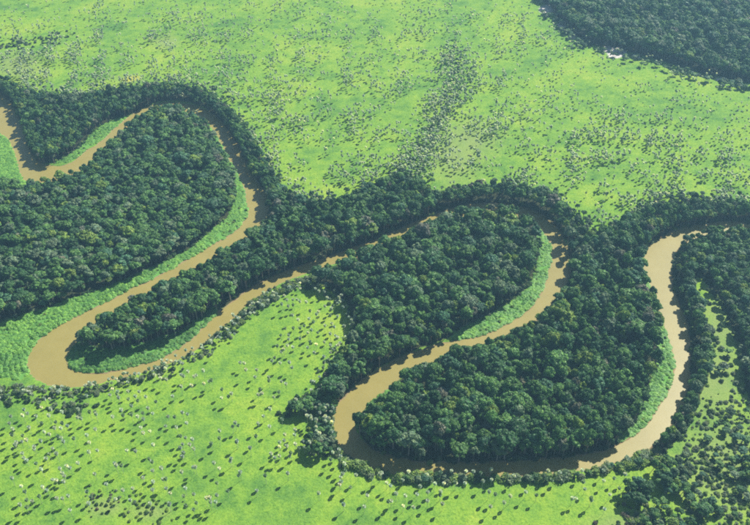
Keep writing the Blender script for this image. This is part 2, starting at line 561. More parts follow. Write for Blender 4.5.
def palm_meshes(seed, H=11.0):
    """A fan palm: thin trunk, a ball of stiff fans and a short skirt of hanging dead ones."""
    r = np.random.default_rng(seed)
    lean = r.uniform(-.35, .35, 2)
    top = np.array([lean[0], lean[1], H])
    V, F = [], []
    for i in range(50):
        hang = i >= 38
        zz = r.uniform(-.95, -.7) if hang else 1 - 1.55 * (i + .5) / 38
        a = i * 2.399 + r.uniform(-.3, .3)
        q = math.sqrt(max(0, 1 - zz * zz))
        d = np.array([math.cos(a) * q, math.sin(a) * q, zz])
        side = np.cross(d, (0, 0, 1.0))
        if np.linalg.norm(side) < .05:
            side = np.array([1.0, 0, 0])
        side /= np.linalg.norm(side)
        upv = np.cross(side, d)
        c = top + d * (.35 if hang else .5) + (np.array([0, 0, -.7]) if hang else 0)
        L = r.uniform(1.0, 1.4)
        n0 = len(V)
        V += [c, c + d * L * .35 + side * L * .6 - upv * .10, c + d * L * .95 + side * L * .4 - upv * .22, c + d * L * 1.15 - upv * .1,
              c + d * L * .95 - side * L * .4 - upv * .22, c + d * L * .35 - side * L * .6 - upv * .10]
        F += [(n0, n0 + 1, n0 + 2), (n0, n0 + 2, n0 + 3), (n0, n0 + 3, n0 + 4), (n0, n0 + 4, n0 + 5)]
    trunk = tube([(0, 0, -.3), (lean[0] * .3, lean[1] * .3, H * .35), (lean[0] * .8, lean[1] * .8, H * .75), top], [.15, .11, .10, .09], 6)
    return (V, F), trunk


def shrub_mesh(seed, R=2.4, H=2.8, quads=420, size=(.28, .55)):
    r = np.random.default_rng(seed)
    cent, nrm = [], []
    L = 7
    for i in range(L):
        a = i * 2.399 + r.uniform(-.4, .4)
        q = math.sqrt(i / L) * .75
        rr = R * r.uniform(.38, .6)
        c = np.array([math.cos(a) * q * R, math.sin(a) * q * R, max(rr * .4, (H - rr) * (1 - q * q) * r.uniform(.65, 1))])
        n = quads // L
        d = r.normal(size=(n, 3))
        d /= np.linalg.norm(d, axis=1)[:, None]
        p = c + d * rr * r.uniform(.75, 1.05, (n, 1))
        p[:, 2] = np.abs(p[:, 2])
        cent.append(p)
        nrm.append(d + r.normal(size=(n, 3)) * .4 + np.array([0, 0, .3]))
    cent, nrm = np.vstack(cent), np.vstack(nrm)
    leaves = leaf_quads(cent, nrm, r.uniform(size[0], size[1], len(cent)), r)
    stems = []
    for i in range(4):
        a = i * 1.57 + r.uniform(-.4, .4)
        stems.append(tube([(0, 0, -.3), (math.cos(a) * R * .25, math.sin(a) * R * .25, H * .4), (math.cos(a) * R * .5, math.sin(a) * R * .5, H * .7)], [.1, .07, .03], 4))
    return leaves, join(stems)


def reed_mesh(seed, R=1.9, H=1.1, n=110):
    """A mound of marsh plants: broad leaves tilted to the light over arching blades."""
    r = np.random.default_rng(seed)
    a, q = r.uniform(0, 2 * math.pi, n), np.sqrt(r.uniform(size=n))
    c = np.column_stack([np.cos(a) * q * R, np.sin(a) * q * R, H * (1 - .8 * q * q) * r.uniform(.75, 1.05, n)])
    nr = np.column_stack([np.cos(a) * q * .8, np.sin(a) * q * .8, np.full(n, 1.3)]) + r.normal(size=(n, 3)) * .28
    leaves = leaf_quads(c, nr, r.uniform(.25, .45, n), r, .15)
    V, F = [], []
    for i in range(30):
        t, k = r.uniform(0, 6.283), r.uniform(.2, .9) * R
        b = np.array([math.cos(t) * k, math.sin(t) * k, 0])
        sd = np.array([-math.sin(t), math.cos(t), 0]) * .12
        h = H * r.uniform(.9, 1.25) * (1 - .5 * (k / R) ** 2)
        n0 = len(V)
        V += [b - sd, b + sd, b * 1.25 + np.array([0, 0, h])]
        F.append((n0, n0 + 1, n0 + 2))
    return join([leaves, (V, F)])


# ------------------------------------------------------------------ ground and river
def axis(lo, hi, step, out_lo, out_hi):
    core = np.arange(lo, hi + step, step)
    left, x, s = [], lo, step
    while x > out_lo:
        s *= 1.5
        x -= s
        left.append(x)
    right, x, s = [], core[-1], step
    while x < out_hi:
        s *= 1.5
        x += s
        right.append(x)
    return np.array(left[::-1] + list(core) + right)


xs = axis(-800, 800, 3.4, -2600, 2600)
ys = axis(330, 1620, 3.4, -1500, 3800)
gx, gy = np.meshgrid(xs, ys)
GP = np.stack([gx.ravel(), gy.ravel()], 1)
nx, ny = len(xs), len(ys)
gphoto, _ = to_photo(GP)
valid = GP[:, 1] > 100
gsd = np.full(len(GP), 80.0)
gsd[valid] = river_sd(GP[valid])
gz = height(GP, gsd)
ii = (np.arange(ny - 1)[:, None] * nx + np.arange(nx - 1)[None, :]).ravel()
quads = np.stack([ii, ii + 1, ii + nx + 1, ii + nx], 1)


def grid_mesh(name, co, faces, material):
    me = bpy.data.meshes.new(name)
    me.vertices.add(len(co))
    me.vertices.foreach_set("co", co.astype(np.float32).ravel())
    me.loops.add(len(faces) * 4)
    me.loops.foreach_set("vertex_index", faces.astype(np.int32).ravel())
    me.polygons.add(len(faces))
    me.polygons.foreach_set("loop_start", np.arange(0, len(faces) * 4, 4, dtype=np.int32))
    me.materials.append(material)
    me.update()
    me.validate()
    me.polygons.foreach_set("use_smooth", np.ones(len(faces), bool))
    return me


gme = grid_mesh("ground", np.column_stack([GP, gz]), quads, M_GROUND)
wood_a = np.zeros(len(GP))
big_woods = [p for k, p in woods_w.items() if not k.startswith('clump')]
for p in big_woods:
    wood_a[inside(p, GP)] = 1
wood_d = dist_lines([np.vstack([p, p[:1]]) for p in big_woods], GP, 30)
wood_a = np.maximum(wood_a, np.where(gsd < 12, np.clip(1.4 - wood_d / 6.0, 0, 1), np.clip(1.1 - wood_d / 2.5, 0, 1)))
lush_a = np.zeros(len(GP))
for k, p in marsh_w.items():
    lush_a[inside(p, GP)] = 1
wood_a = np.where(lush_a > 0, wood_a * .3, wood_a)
lush_a[inside(LEFT_LAWN, GP)] = .55
near = valid & (GP[:, 1] > 250)
bare_a = np.where(near, blobs(BARE, gphoto), 0)
dry_a = np.where(near, blobs(DRY, gphoto), 0)
yel_a = np.where(near, blobs(YELLOW, gphoto), 0)
mud_a = np.clip(1.15 - gsd / 3.0, 0, 1)
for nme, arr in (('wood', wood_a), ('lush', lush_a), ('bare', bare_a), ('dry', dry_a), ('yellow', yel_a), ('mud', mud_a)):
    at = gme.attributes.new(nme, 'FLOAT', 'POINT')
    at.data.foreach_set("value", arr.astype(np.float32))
g_obj = new_obj("ground", gme)
tag(g_obj, "bright green grassy flood plain with sandy and dry patches", "ground", kind="structure")

wet = (gsd < 9).reshape(ny, nx)
keep = (wet[:-1, :-1] | wet[1:, :-1] | wet[:-1, 1:] | wet[1:, 1:]).ravel()
wq = quads[keep]
used = np.unique(wq)
remap = np.full(len(GP), -1)
remap[used] = np.arange(len(used))
wme = grid_mesh("river", np.column_stack([GP[used], np.full(len(used), WATER_Z)]), remap[wq], M_WATER)
r_obj = new_obj("river", wme)
tag(r_obj, "muddy ochre river winding in loops through the woods", "river", kind="structure")

# ------------------------------------------------------------------ where plants stand
TREE_TINTS = [   # colour word, colour, share
    ('deep green', (.034, .088, .026), .30), ('mid green', (.070, .148, .034), .40), ('bluish green', (.045, .110, .052), .10),
    ('yellowish green', (.125, .190, .030), .06), ('greyish green', (.100, .145, .075), .08), ('mauve brown', (.115, .118, .080), .02)]
SHRUB_TINTS = [('dark green', (.055, .112, .036), .35), ('grey green', (.185, .235, .125), .35), ('light green', (.185, .275, .060), .22), ('brownish', (.17, .14, .10), .08)]
PALM_TINTS = [('whitish', (.60, .61, .52), .40), ('pale grey', (.42, .46, .39), .38), ('greenish grey', (.22, .30, .18), .22)]


def pick(tints, n, r):
    p = np.array([t[2] for t in tints])
    return r.choice(len(tints), n, p=p / p.sum())


H_ADD = {'lower_loop': (7.5, 13.5), 'middle_loop': (6, 11), 'diagonal': (6.5, 11), 'oxbow': (3, 7.5), 'north_bank': (6, 9.5), 'far_right_bank': (6, 9.5), 'horizon': (6, 10), 'right_bank': (4, 8)}
trees = []       # dict rows: x, y, R, H, rot, tint, zone, variant
for k, (outline, where, r0, r1) in WOODS.items():
    P = woods_w[k]
    r0, r1 = r0 * .75, r1 * .75
    lo, hi = P.min(0) - 8, P.max(0) + 8
    sp = (r0 + r1) * .5 * 1.42
    yy = np.arange(lo[1], hi[1], sp * .87)
    pts = []
    for j, y in enumerate(yy):
        x = np.arange(lo[0] + (j % 2) * sp * .5, hi[0], sp)
        pts.append(np.column_stack([x, np.full(len(x), y)]))
    pts = np.vstack(pts)
    pts += rng.uniform(-.42, .42, pts.shape) * sp
    sd_ = river_sd(pts)
    ring = np.vstack([P, P[:1]])
    south = river_sd(pts - np.array([0, 6.0])) < river_sd(pts + np.array([0, 6.0]))
    fringe = (dist_lines([ring], pts) < 8) & (sd_ < 8) & south          # trees lean out over the water
    for mp in marsh_w.values():
        fringe &= ~inside(mp, pts)
    near_bank = ~south & (sd_ < 13)
    ok_ = (inside(P, pts) | fringe) & (sd_ > 1.0)
    pts, near_bank = pts[ok_], near_bank[ok_]
    ph, s = to_photo(pts)
    m = (ph[:, 0] > -45) & (ph[:, 0] < 800) & (ph[:, 1] > -38) & (ph[:, 1] < 565)
    m &= rng.uniform(size=len(pts)) > .04
    m &= vnoise(pts, 11, 25) > .13                              # gaps where a tree fell
    pts, near_bank = pts[m], near_bank[m]
    big = vnoise(pts, 30, 21)
    R = r0 * .8 + (r1 * 1.12 - r0 * .8) * np.clip(.45 * big + .75 * rng.uniform(size=len(pts)) ** 1.4 - .05, 0, 1.15)
    h0, h1 = H_ADD.get(k, (2, 5))
    h0, h1 = h0 + 1.8, h1 + 1.8
    H = R * rng.uniform(1.3, 1.8, len(pts)) + rng.uniform(h0, h1, len(pts))
    f_ = np.clip(np.exp(rng.normal(size=len(pts)) * .24), .58, 1.6)
    R = R * f_
    H = H * (1 + .55 * (f_ - 1)) + rng.normal(size=len(pts)) * 1.1
    H = np.where(near_bank, H * {'oxbow': .85, 'middle_loop': .88, 'right_bank': 1.05}.get(k, .70), H)                         # lower trees on the sunny bank
    R = np.where(near_bank, R * .85, R)
    ti = pick(TREE_TINTS, len(pts), rng)
    patch = vnoise(pts, 45, 22)
    ti = np.where((patch > .74) & (rng.uniform(size=len(pts)) < .4), 4, ti)
    for q in range(len(pts)):
        trees.append(dict(x=pts[q, 0], y=pts[q, 1], R=R[q], H=H[q], rot=rng.uniform(0, 6.283), t=int(ti[q]), zone=k, where=where, v=int(rng.integers(0, 8))))

sc_ = ground(np.vstack([np.column_stack([rng.uniform(692, 755, 34), rng.uniform(412, 532, 34)]), np.column_stack([rng.uniform(650, 700, 16), rng.uniform(478, 532, 16)]),
                        catmull(np.array([(405, 480), (450, 481), (507, 481), (560, 479), (612, 469), (648, 459)], float), 10)[rng.integers(0, 51, 26)] + rng.normal(size=(26, 2)) * np.array([5, 1.5]),
                        np.column_stack([rng.uniform(715, 742, 7), rng.uniform(345, 405, 7)])]))
for q in range(len(sc_)):
    hedge_ = 50 <= q < 76
    R_ = rng.uniform(1.8, 3.2) if hedge_ else rng.uniform(2.0, 4.2)
    trees.append(dict(x=sc_[q, 0], y=sc_[q, 1], R=R_, H=R_ * rng.uniform(1.6, 2.1) + 1, rot=rng.uniform(0, 6.283), t=int(rng.choice([0, 0, 1, 1, 2, 4])), zone='savanna',
                      where='among the shrubs below the lower loop' if hedge_ else 'in the dry right-hand clearing', v=int(rng.integers(0, 8))))

eg = catmull(np.array([(535, -4), (557, 19), (572, 35), (588, 46), (632, 57), (680, 71), (722, 82), (756, 90)], float), 12)
sc_ = ground(eg[rng.integers(0, len(eg), 110)] + np.abs(rng.normal(size=(110, 1))) * np.array([[-2.0, 3.2]]) + rng.normal(size=(110, 2)))
for q in range(len(sc_)):
    R_ = rng.uniform(1.8, 4.2)
    trees.append(dict(x=sc_[q, 0], y=sc_[q, 1], R=R_, H=R_ * 1.8 + 1.5, rot=rng.uniform(0, 6.283), t=int(rng.choice([0, 1, 1, 2, 4])), zone='horizon', where='in the far wood', v=int(rng.integers(0, 8))))

for ln, n in (([(20, 96), (40, 98), (85, 100), (128, 93), (172, 88), (218, 102), (245, 130), (266, 165), (276, 190)], 110), ([(286, 198), (326, 206), (366, 196), (398, 180), (425, 188)], 80),
              ([(433, 198), (484, 189), (535, 194), (574, 218), (588, 238)], 70), ([(610, 235), (650, 211), (697, 204), (760, 207)], 80)):
    L_ = catmull(np.array(ln, float), 14)
    sc_ = ground(L_[rng.integers(0, len(L_), n)] - np.abs(rng.normal(size=(n, 1))) * np.array([[-3.0, 4.0]]) + rng.normal(size=(n, 2)) * 1.5)
    for q in range(n):
        R_ = rng.uniform(1.6, 3.4)
        trees.append(dict(x=sc_[q, 0], y=sc_[q, 1], R=R_, H=R_ * 2.0 + rng.uniform(1, 4), rot=rng.uniform(0, 6.283), t=int(rng.choice([0, 1, 1, 2, 4, 4])), zone='north_bank',
                          where='at the meadow edge', v=int(rng.integers(0, 8))))

# palms: those of the near meadow from the shadows they throw, the far meadow from a density table
NEAR = []


def shade_list(ox, oy, pts):
    for i in range(0, len(pts), 2):
        NEAR.append((ox + pts[i] / 6.25, oy + pts[i + 1] / 6.25))


shade_list(0, 380, [535, 112, 655, 130, 642, 165, 685, 150, 672, 178, 680, 205, 485, 188, 400, 195, 265, 193, 212, 222, 210, 250, 120, 288, 95, 270, 250, 288, 240, 325, 210, 345,
                    300, 340, 325, 297, 430, 275, 435, 312, 440, 345, 495, 305, 545, 275, 540, 310, 695, 288, 708, 320, 645, 325, 15, 310, 10, 345, 20, 400, 12, 440, 120, 395, 95, 425,
                    225, 408, 250, 432, 285, 390, 320, 400, 370, 368, 325, 370, 165, 320, 75, 325, 45, 485, 100, 480, 85, 465, 30, 510, 185, 490, 155, 510, 295, 465, 330, 445,
                    400, 462, 480, 447, 507, 475, 540, 398, 330, 490, 280, 505])
shade_list(0, 441, [25, 135, 90, 155, 95, 190, 115, 203, 160, 135, 175, 220, 230, 200, 262, 160, 285, 190, 192, 282, 10, 335, 83, 363, 88, 425, 110, 465, 150, 458, 180, 450, 195, 400,
                    230, 412, 275, 325, 285, 355, 300, 290, 325, 300, 350, 262, 380, 262, 350, 305, 430, 230, 330, 362, 335, 450, 365, 440, 385, 515, 485, 183, 560, 135, 540, 290,
                    612, 352, 665, 220, 655, 265, 487, 408, 517, 433, 485, 503, 668, 450, 105, 515, 50, 520, 295, 455])
shade_list(110, 365, [255, 90, 297, 100, 372, 82, 403, 65, 180, 122, 105, 135, 117, 165, 268, 158, 297, 177, 220, 155, 400, 132, 430, 130, 395, 165, 493, 138, 522, 130, 475, 152,
                      575, 170, 570, 195, 525, 208, 642, 238, 650, 278, 685, 283, 380, 235, 445, 230, 340, 275, 238, 305, 168, 287, 120, 303, 97, 290, 65, 290, 62, 240, 133, 240, 75, 345,
                      72, 410, 155, 375, 180, 360, 110, 420, 148, 430, 215, 380, 140, 475, 310, 403, 345, 415, 302, 457, 395, 385, 437, 383, 425, 445,
                      713, 470, 440, 40])
shade_list(110, 441, [140, 55, 200, 15, 350, 18, 205, 125, 102, 155, 52, 140, 385, 60, 425, 55, 405, 95, 450, 90, 435, 120, 368, 155, 405, 155, 460, 150, 395, 190, 567, 120, 622, 77,
                      620, 35, 735, 95, 185, 210, 205, 225, 250, 283, 215, 270, 265, 345, 275, 350, 205, 355, 90, 380, 70, 463, 15, 410, 8, 255, 185, 495, 305, 500, 315, 490, 325, 410, 380, 303,
                      470, 245, 463, 275, 593, 225, 635, 247, 695, 210, 742, 305, 612, 352, 680, 400, 405, 397, 408, 427, 470, 415, 420, 485, 487, 470, 525, 475, 548, 470, 560, 490,
                      590, 492, 603, 443, 470, 510, 205, 400, 300, 380, 150, 320])
shade_list(220, 280, [515, 78, 215, 165, 205, 205, 262, 190, 170, 210, 360, 165, 370, 200, 415, 190, 440, 190, 445, 220, 410, 230, 378, 240, 330, 240, 487, 220, 397, 305, 435, 335,
                      503, 325, 510, 275, 550, 295, 565, 275, 610, 235, 640, 265, 655, 240, 690, 190, 685, 225, 700, 215, 690, 295, 630, 315, 610, 355, 650, 345, 725, 370, 665, 370, 525, 355,
                      475, 370, 440, 395, 515, 400, 500, 410, 565, 400, 365, 370, 335, 415, 385, 415, 385, 440, 405, 385, 445, 455, 515, 460, 505, 490, 555, 475, 605, 460, 635, 420, 690, 430,
                      640, 490, 670, 500, 305, 497, 365, 495, 405, 500, 345, 515])
shade_list(220, 360, [80, 85, 102, 95, 180, 140, 170, 180, 95, 160, 250, 190, 250, 215, 198, 258, 185, 298, 208, 295, 340, 20, 290, 65, 275, 85, 322, 100, 372, 110,
                      400, 125, 360, 228, 340, 203, 305, 295, 290, 305, 245, 412, 225, 425, 330, 460, 68, 485, 25, 500, 175, 495, 250, 505, 535, 38, 600, 55, 605, 80, 580, 145, 610, 155,
                      5, 310, 660, 10, 430, 330, 470, 350, 520, 360, 545, 350, 560, 380, 590, 400, 610, 380, 640, 400, 480, 400, 560, 430, 600, 440, 660, 440, 540, 470, 590, 480, 640, 490, 500, 450])
shade_list(220, 441, [155, 75, 45, 95, 10, 210, 60, 300, 210, 330, 180, 388, 360, 300, 315, 100, 315, 125, 352, 40, 355, 125, 350, 75, 410, 20, 405, 55, 415, 105, 435, 135, 470, 75,
                      260, 170, 290, 185, 315, 182, 372, 180, 384, 172, 495, 110, 480, 118, 550, 430, 715, 490, 120, 150, 630, 210, 650, 160, 685, 145, 700, 180, 678, 228, 705, 255, 700, 310, 690, 365,
                      697, 350])
shade_list(330, 441, [45, 270, 20, 300, 10, 350, 205, 325, 240, 320, 265, 290, 300, 350, 320, 370, 295, 490, 345, 440, 330, 460, 155, 505, 25, 490, 420, 300, 400, 330, 410, 440, 405, 490,
                      500, 385, 490, 420, 535, 320, 550, 415, 585, 380, 618, 434, 632, 426, 550, 468, 640, 495, 620, 310, 660, 345, 720, 360, 460, 512, 180, 425, 100, 310, 75, 375])
shade_list(440, 441, [40, 360, 100, 350, 205, 350, 275, 320, 400, 318, 235, 430, 280, 440, 255, 505, 340, 480, 473, 415, 548, 430, 605, 297, 640, 340, 680, 303, 505, 340, 370, 455,
                      20, 270, 70, 275, 110, 275, 150, 285, 200, 290, 250, 285])
shade_list(540, 441, [205, 360, 230, 380, 200, 285, 340, 275, 350, 330, 415, 310, 465, 315, 140, 455, 270, 455, 380, 420, 350, 510, 445, 375, 250, 470, 170, 445])
near = ground(NEAR)
palm_h = rng.uniform(.75, 1.12, len(near)) * 11.0
sun_xy = np.array([math.sin(SUN_AZ), math.cos(SUN_AZ)])
near = near + (palm_h / math.tan(SUN_EL))[:, None] * sun_xy
palms = []


def add_palms(pts, hs, where, keepfn=None):
    ti = pick(PALM_TINTS, len(pts), rng)
    for q in range(len(pts)):
        palms.append(dict(x=pts[q, 0], y=pts[q, 1], H=hs[q], rot=rng.uniform(0, 6.283), t=int(ti[q]), v=int(rng.integers(0, 5)), where=where))


ok = river_sd(near) > 1.5
add_palms(near[ok], palm_h[ok], 'near')

DENS = ["565445542345433334323342200000",
        "456577754444653344545443332100",
        "899888886543444432345334433111",
        "888888899755434333653122222111",
        "888777788777545554376421222111",
        "333334444476556543377544445421",
        "000000000455445542577545567654",
        "000000000554344435675446777543",
        "000000000045444446754435776645",
        "000000000004543457765334665556",
        "000000000000000000000001364467",
        "000000000000000000000000235556"]
far_pts = []
for r_, row in enumerate(DENS):
    for c_, ch in enumerate(row):
        n = rng.poisson(int(ch) * 9.5)
        far_pts.append(np.column_stack([rng.uniform(c_ * 25 - 6, c_ * 25 + 31, n), rng.uniform(r_ * 20 - 5, r_ * 20 + 25, n)]))
n_edge = 500
far_pts.append(np.column_stack([rng.uniform(-40, 560, n_edge), rng.uniform(-38, 2, n_edge)]))
# the old oxbow: a dense curving belt
belt = catmull(np.array([(452, 50), (458, 68), (456, 88), (448, 105), (438, 122), (428, 142), (416, 160), (400, 178)], float), 20)
bp = belt[rng.integers(0, len(belt), 620)] + rng.normal(size=(620, 2)) * np.array([9, 6])
arc = catmull(np.array([(402, 52), (415, 52), (428, 55), (440, 60), (450, 68)], float), 20)
far_pts.append(arc[rng.integers(0, len(arc), 60)] + rng.normal(size=(60, 2)) * np.array([4, 2.5]))
# belts of palms on the meadow side of the woods
for ln, n, sp in (([(270, 185), (300, 203), (340, 206), (362, 194), (378, 180), (395, 172)], 110, 6), ([(30, 96), (80, 98), (130, 90), (180, 86), (220, 98), (245, 125), (265, 158)], 190, 5),
                  ([(430, 195), (470, 189), (510, 187), (545, 194), (568, 212)], 110, 4), ([(600, 228), (640, 212), (680, 203), (720, 204), (760, 206)], 150, 5)):
    L = catmull(np.array(ln, float), 20)
    far_pts.append(L[rng.integers(0, len(L), n)] + rng.normal(size=(n, 2)) * sp)
far_px = np.vstack(far_pts)
far = ground(far_px)
cl = vnoise(far, 22, 31) * .6 + vnoise(far, 9, 32) * .4
far = far[(cl > .42 + .16 * rng.uniform(size=len(far)))]
far = np.vstack([far, ground(bp)])
m = river_sd(far) > 2
for k, p in woods_w.items():
    m &= ~inside(p, far)
for k, p in marsh_w.items():
    m &= ~inside(p, far)
far = far[m]
add_palms(far, rng.uniform(.75, 1.25, len(far)) * 9.0, 'far')
# low tufts between the far palms
tuft_px = far_px + rng.normal(size=far_px.shape) * np.array([6, 4])
tuft_px = tuft_px[rng.uniform(size=len(tuft_px)) < .42]
# emergent palms in the thicket of the bend and on the low banks
low = ground(np.column_stack([rng.uniform(282, 336, 60), rng.uniform(404, 452, 60)]))
m = np.zeros(len(low), bool)
m |= inside(ground([(284, 412), (300, 402), (330, 400), (334, 430), (340, 452), (318, 446), (312, 428)]), low)
add_palms(low[m], rng.uniform(.8, 1.1, m.sum()) * 11, 'bend')
bl = catmull(np.array([(-5, 398), (20, 396), (50, 394), (80, 393), (110, 386), (140, 378), (170, 367), (195, 354), (215, 340), (230, 330), (245, 318), (262, 308), (285, 296), (310, 287)], float), 20)
q = rng.integers(0, len(bl), 130)
low = ground(bl[q] + rng.normal(size=(130, 2)) * np.array([5, 3]))
low = low[river_sd(low) > 2]
add_palms(low, rng.uniform(.45, .8, len(low)) * 11, 'bank')

ed = catmull(np.array([(318, 288), (334, 296), (350, 310), (358, 328), (352, 345), (338, 362), (326, 385), (322, 400)], float), 20)
low = ground(ed[rng.integers(0, len(ed), 75)] + rng.normal(size=(75, 2)) * np.array([5, 5]) - np.array([4, 0]))
add_palms(low, rng.uniform(.5, .9, len(low)) * 11, 'edge')

# shrubs
shrubs = []


def add_shrubs(pts, smin, smax, where, tints=None, gap=1.5):
    pts = pts[river_sd(pts) > gap]
    w = np.zeros(len(pts), bool)
    ti = pick(SHRUB_TINTS, len(pts), rng) if tints is None else rng.choice(tints, len(pts))
    for q in range(len(pts)):
        shrubs.append(dict(x=pts[q, 0], y=pts[q, 1], S=rng.uniform(smin, smax), rot=rng.uniform(0, 6.283), t=int(ti[q]), v=int(rng.integers(0, 5)), where=where))


def along(line, n, jx, jy):
    L = catmull(np.array(line, float), 24)
    return ground(L[rng.integers(0, len(L), n)] + rng.normal(size=(n, 2)) * np.array([jx, jy]))


add_shrubs(along([(350, 460), (367, 470), (395, 478), (425, 479), (460, 479), (507, 480), (550, 478), (580, 474), (612, 468), (640, 461), (655, 456)], 175, 5, 2.0), .7, 2.3, 'on the bank below the lower loop', [0, 1, 2, 2, 2, 2, 1])
add_shrubs(along([(332, 400), (328, 420), (331, 440), (340, 455), (352, 465)], 45, 3, 3), .8, 1.5, 'outside the lower bend')
add_shrubs(along([(-8, 392), (20, 390), (40, 390), (67, 392), (90, 390), (113, 384), (150, 375), (177, 364), (202, 350), (224, 332), (240, 317), (257, 302), (275, 292), (300, 281), (318, 276)], 330, 4.5, 3.0), .35, 1.2, 'on the near left river bank', [0, 1, 1, 1, 2])
add_shrubs(along([(225, 334), (240, 320), (258, 304), (275, 295), (300, 283), (320, 276)], 110, 4, 2.6), .8, 1.7, 'on the near left river bank', [0, 1, 1, 2])
add_shrubs(along([(-8, 398), (15, 398), (40, 400), (60, 408), (75, 410)], 60, 6, 5), .5, 1.3, 'in the lower left bank thicket', [0, 0, 1, 1])
add_shrubs(along([(285, 412), (300, 406), (325, 402), (320, 428), (312, 446), (325, 452)], 60, 5, 4), .7, 1.4, 'around the thicket by the lower bend')
scat = []
for pts in ((630, 441, [405, 55, 335, 75, 445, 90, 595, 95, 420, 140, 520, 190, 555, 230, 630, 165, 430, 235, 470, 240, 420, 270, 495, 265, 660, 200, 700, 240, 690, 130, 615, 480, 675, 475, 555, 470,
                         725, 385, 580, 380, 630, 380, 360, 345, 340, 210, 545, 290, 480, 150, 500, 170, 650, 40, 700, 60, 720, 150, 380, 300]),
            (630, 350, [565, 105, 590, 160, 563, 203, 630, 260, 690, 260, 625, 300, 590, 335, 615, 380, 565, 400, 540, 465, 460, 470, 685, 55, 655, 215, 735, 345, 600, 60, 620, 100, 640, 155, 495, 395]),
            (630, 270, [380, 72, 555, 355, 525, 440, 550, 380, 490, 220, 560, 500, 520, 480, 470, 210, 540, 460])):
    ox, oy, pl = pts
    for i in range(0, len(pl), 2):
        scat.append((ox + pl[i] / 6.25 + 1.5, oy + pl[i + 1] / 6.25 - 1))
add_shrubs(ground(scat), .8, 1.45, 'in the dry right-hand clearing', [0, 0, 1])
add_shrubs(ground(np.column_stack([rng.uniform(685, 756, 560), rng.uniform(400, 530, 560)])), .25, .95, 'in the dry right-hand clearing', [0, 1, 1, 2, 2, 1])
add_shrubs(ground(np.column_stack([rng.uniform(698, 742, 40), rng.uniform(285, 405, 40)])), .25, .6, 'in the dry right-hand clearing', [0, 1, 2])
add_shrubs(ground(np.column_stack([rng.normal(640, 16, 60), rng.normal(518, 8, 60)])), .4, 1.0, 'in the bottom right scrub', [0, 1, 1, 3, 2])
add_shrubs(ground(np.column_stack([rng.normal(150, 14, 45), rng.normal(508, 8, 45)])), .3, .75, 'in the scrubby lower left patch', [1, 2, 2, 0])
add_shrubs(ground(np.column_stack([rng.normal(102, 10, 35), rng.normal(502, 8, 35)])), .3, .7, 'in the scrubby lower left patch', [1, 2, 3, 0])
add_shrubs(ground(np.column_stack([rng.normal(75, 10, 16), rng.normal(408, 4, 16)])), .6, 1.2, 'in the lower left bank thicket', [0, 1, 0])
add_shrubs(ground(ed[rng.integers(0, len(ed), 70)] + rng.normal(size=(70, 2)) * np.array([3.5, 4]) - np.array([2, 0])), .5, 1.2, 'beside the middle loop wood', [0, 1, 1, 2])
# far scrub: between the palms, in the old oxbow and on the meadow edge of the far woods
add_shrubs(ground(belt[rng.integers(0, len(belt), 420)] + rng.normal(size=(420, 2)) * np.array([8, 5])), .3, .9, 'far', [0, 1, 1, 2])
for ln, n, j in (([(20, 102), (60, 97), (110, 93), (150, 89), (190, 92), (222, 108), (243, 130), (262, 158), (280, 190)], 220, 4), ([(285, 197), (330, 206), (362, 196), (380, 184), (410, 178), (432, 198)], 120, 5),
                 ([(432, 198), (470, 192), (510, 190), (548, 200), (575, 225), (600, 236)], 120, 4), ([(600, 236), (640, 215), (680, 206), (760, 208)], 150, 4), ([(0, 45), (20, 44), (45, 40), (70, 36)], 110, 6),
                 ([(545, 12), (570, 36), (600, 50), (650, 60), (700, 76), (755, 88)], 90, 2.5)):
    add_shrubs(along(ln, n, j, j * .6), .5, 1.1, 'far', [0, 0, 1])
tw = ground(tuft_px)
tw = tw[(vnoise(tw, 22, 31) * .6 + vnoise(tw, 9, 32) * .4 > .44)]
tm = np.ones(len(tw), bool)
for p in woods_w.values():
    tm &= ~inside(p, tw)
add_shrubs(tw[tm], .18, .45, 'far', [0, 1, 1, 2])
for k in ('oxbow', 'diagonal', 'middle_loop', 'lower_loop', 'right_bank', 'north_bank', 'far_right_bank'):
    P = woods_w[k]
    ring = np.vstack([P, P[:1]])
    pts = []
    for a, b in zip(ring[:-1], ring[1:]):
        n = int(np.linalg.norm(b - a) / 2.6)
        pts.append(a + (b - a) * rng.uniform(size=(n, 1)) + rng.normal(size=(n, 2)) * 2.0)
    add_shrubs(np.vstack(pts), .6, 1.3, 'far', [0, 0, 0, 0, 1, 2], gap=.8)
s_xy = np.array([(s['x'], s['y']) for s in shrubs])
s_ok = np.ones(len(shrubs), bool)
for k, p in marsh_w.items():
    s_ok &= ~inside(p, s_xy)
shrubs = [s for s, o_ in zip(shrubs, s_ok) if o_]

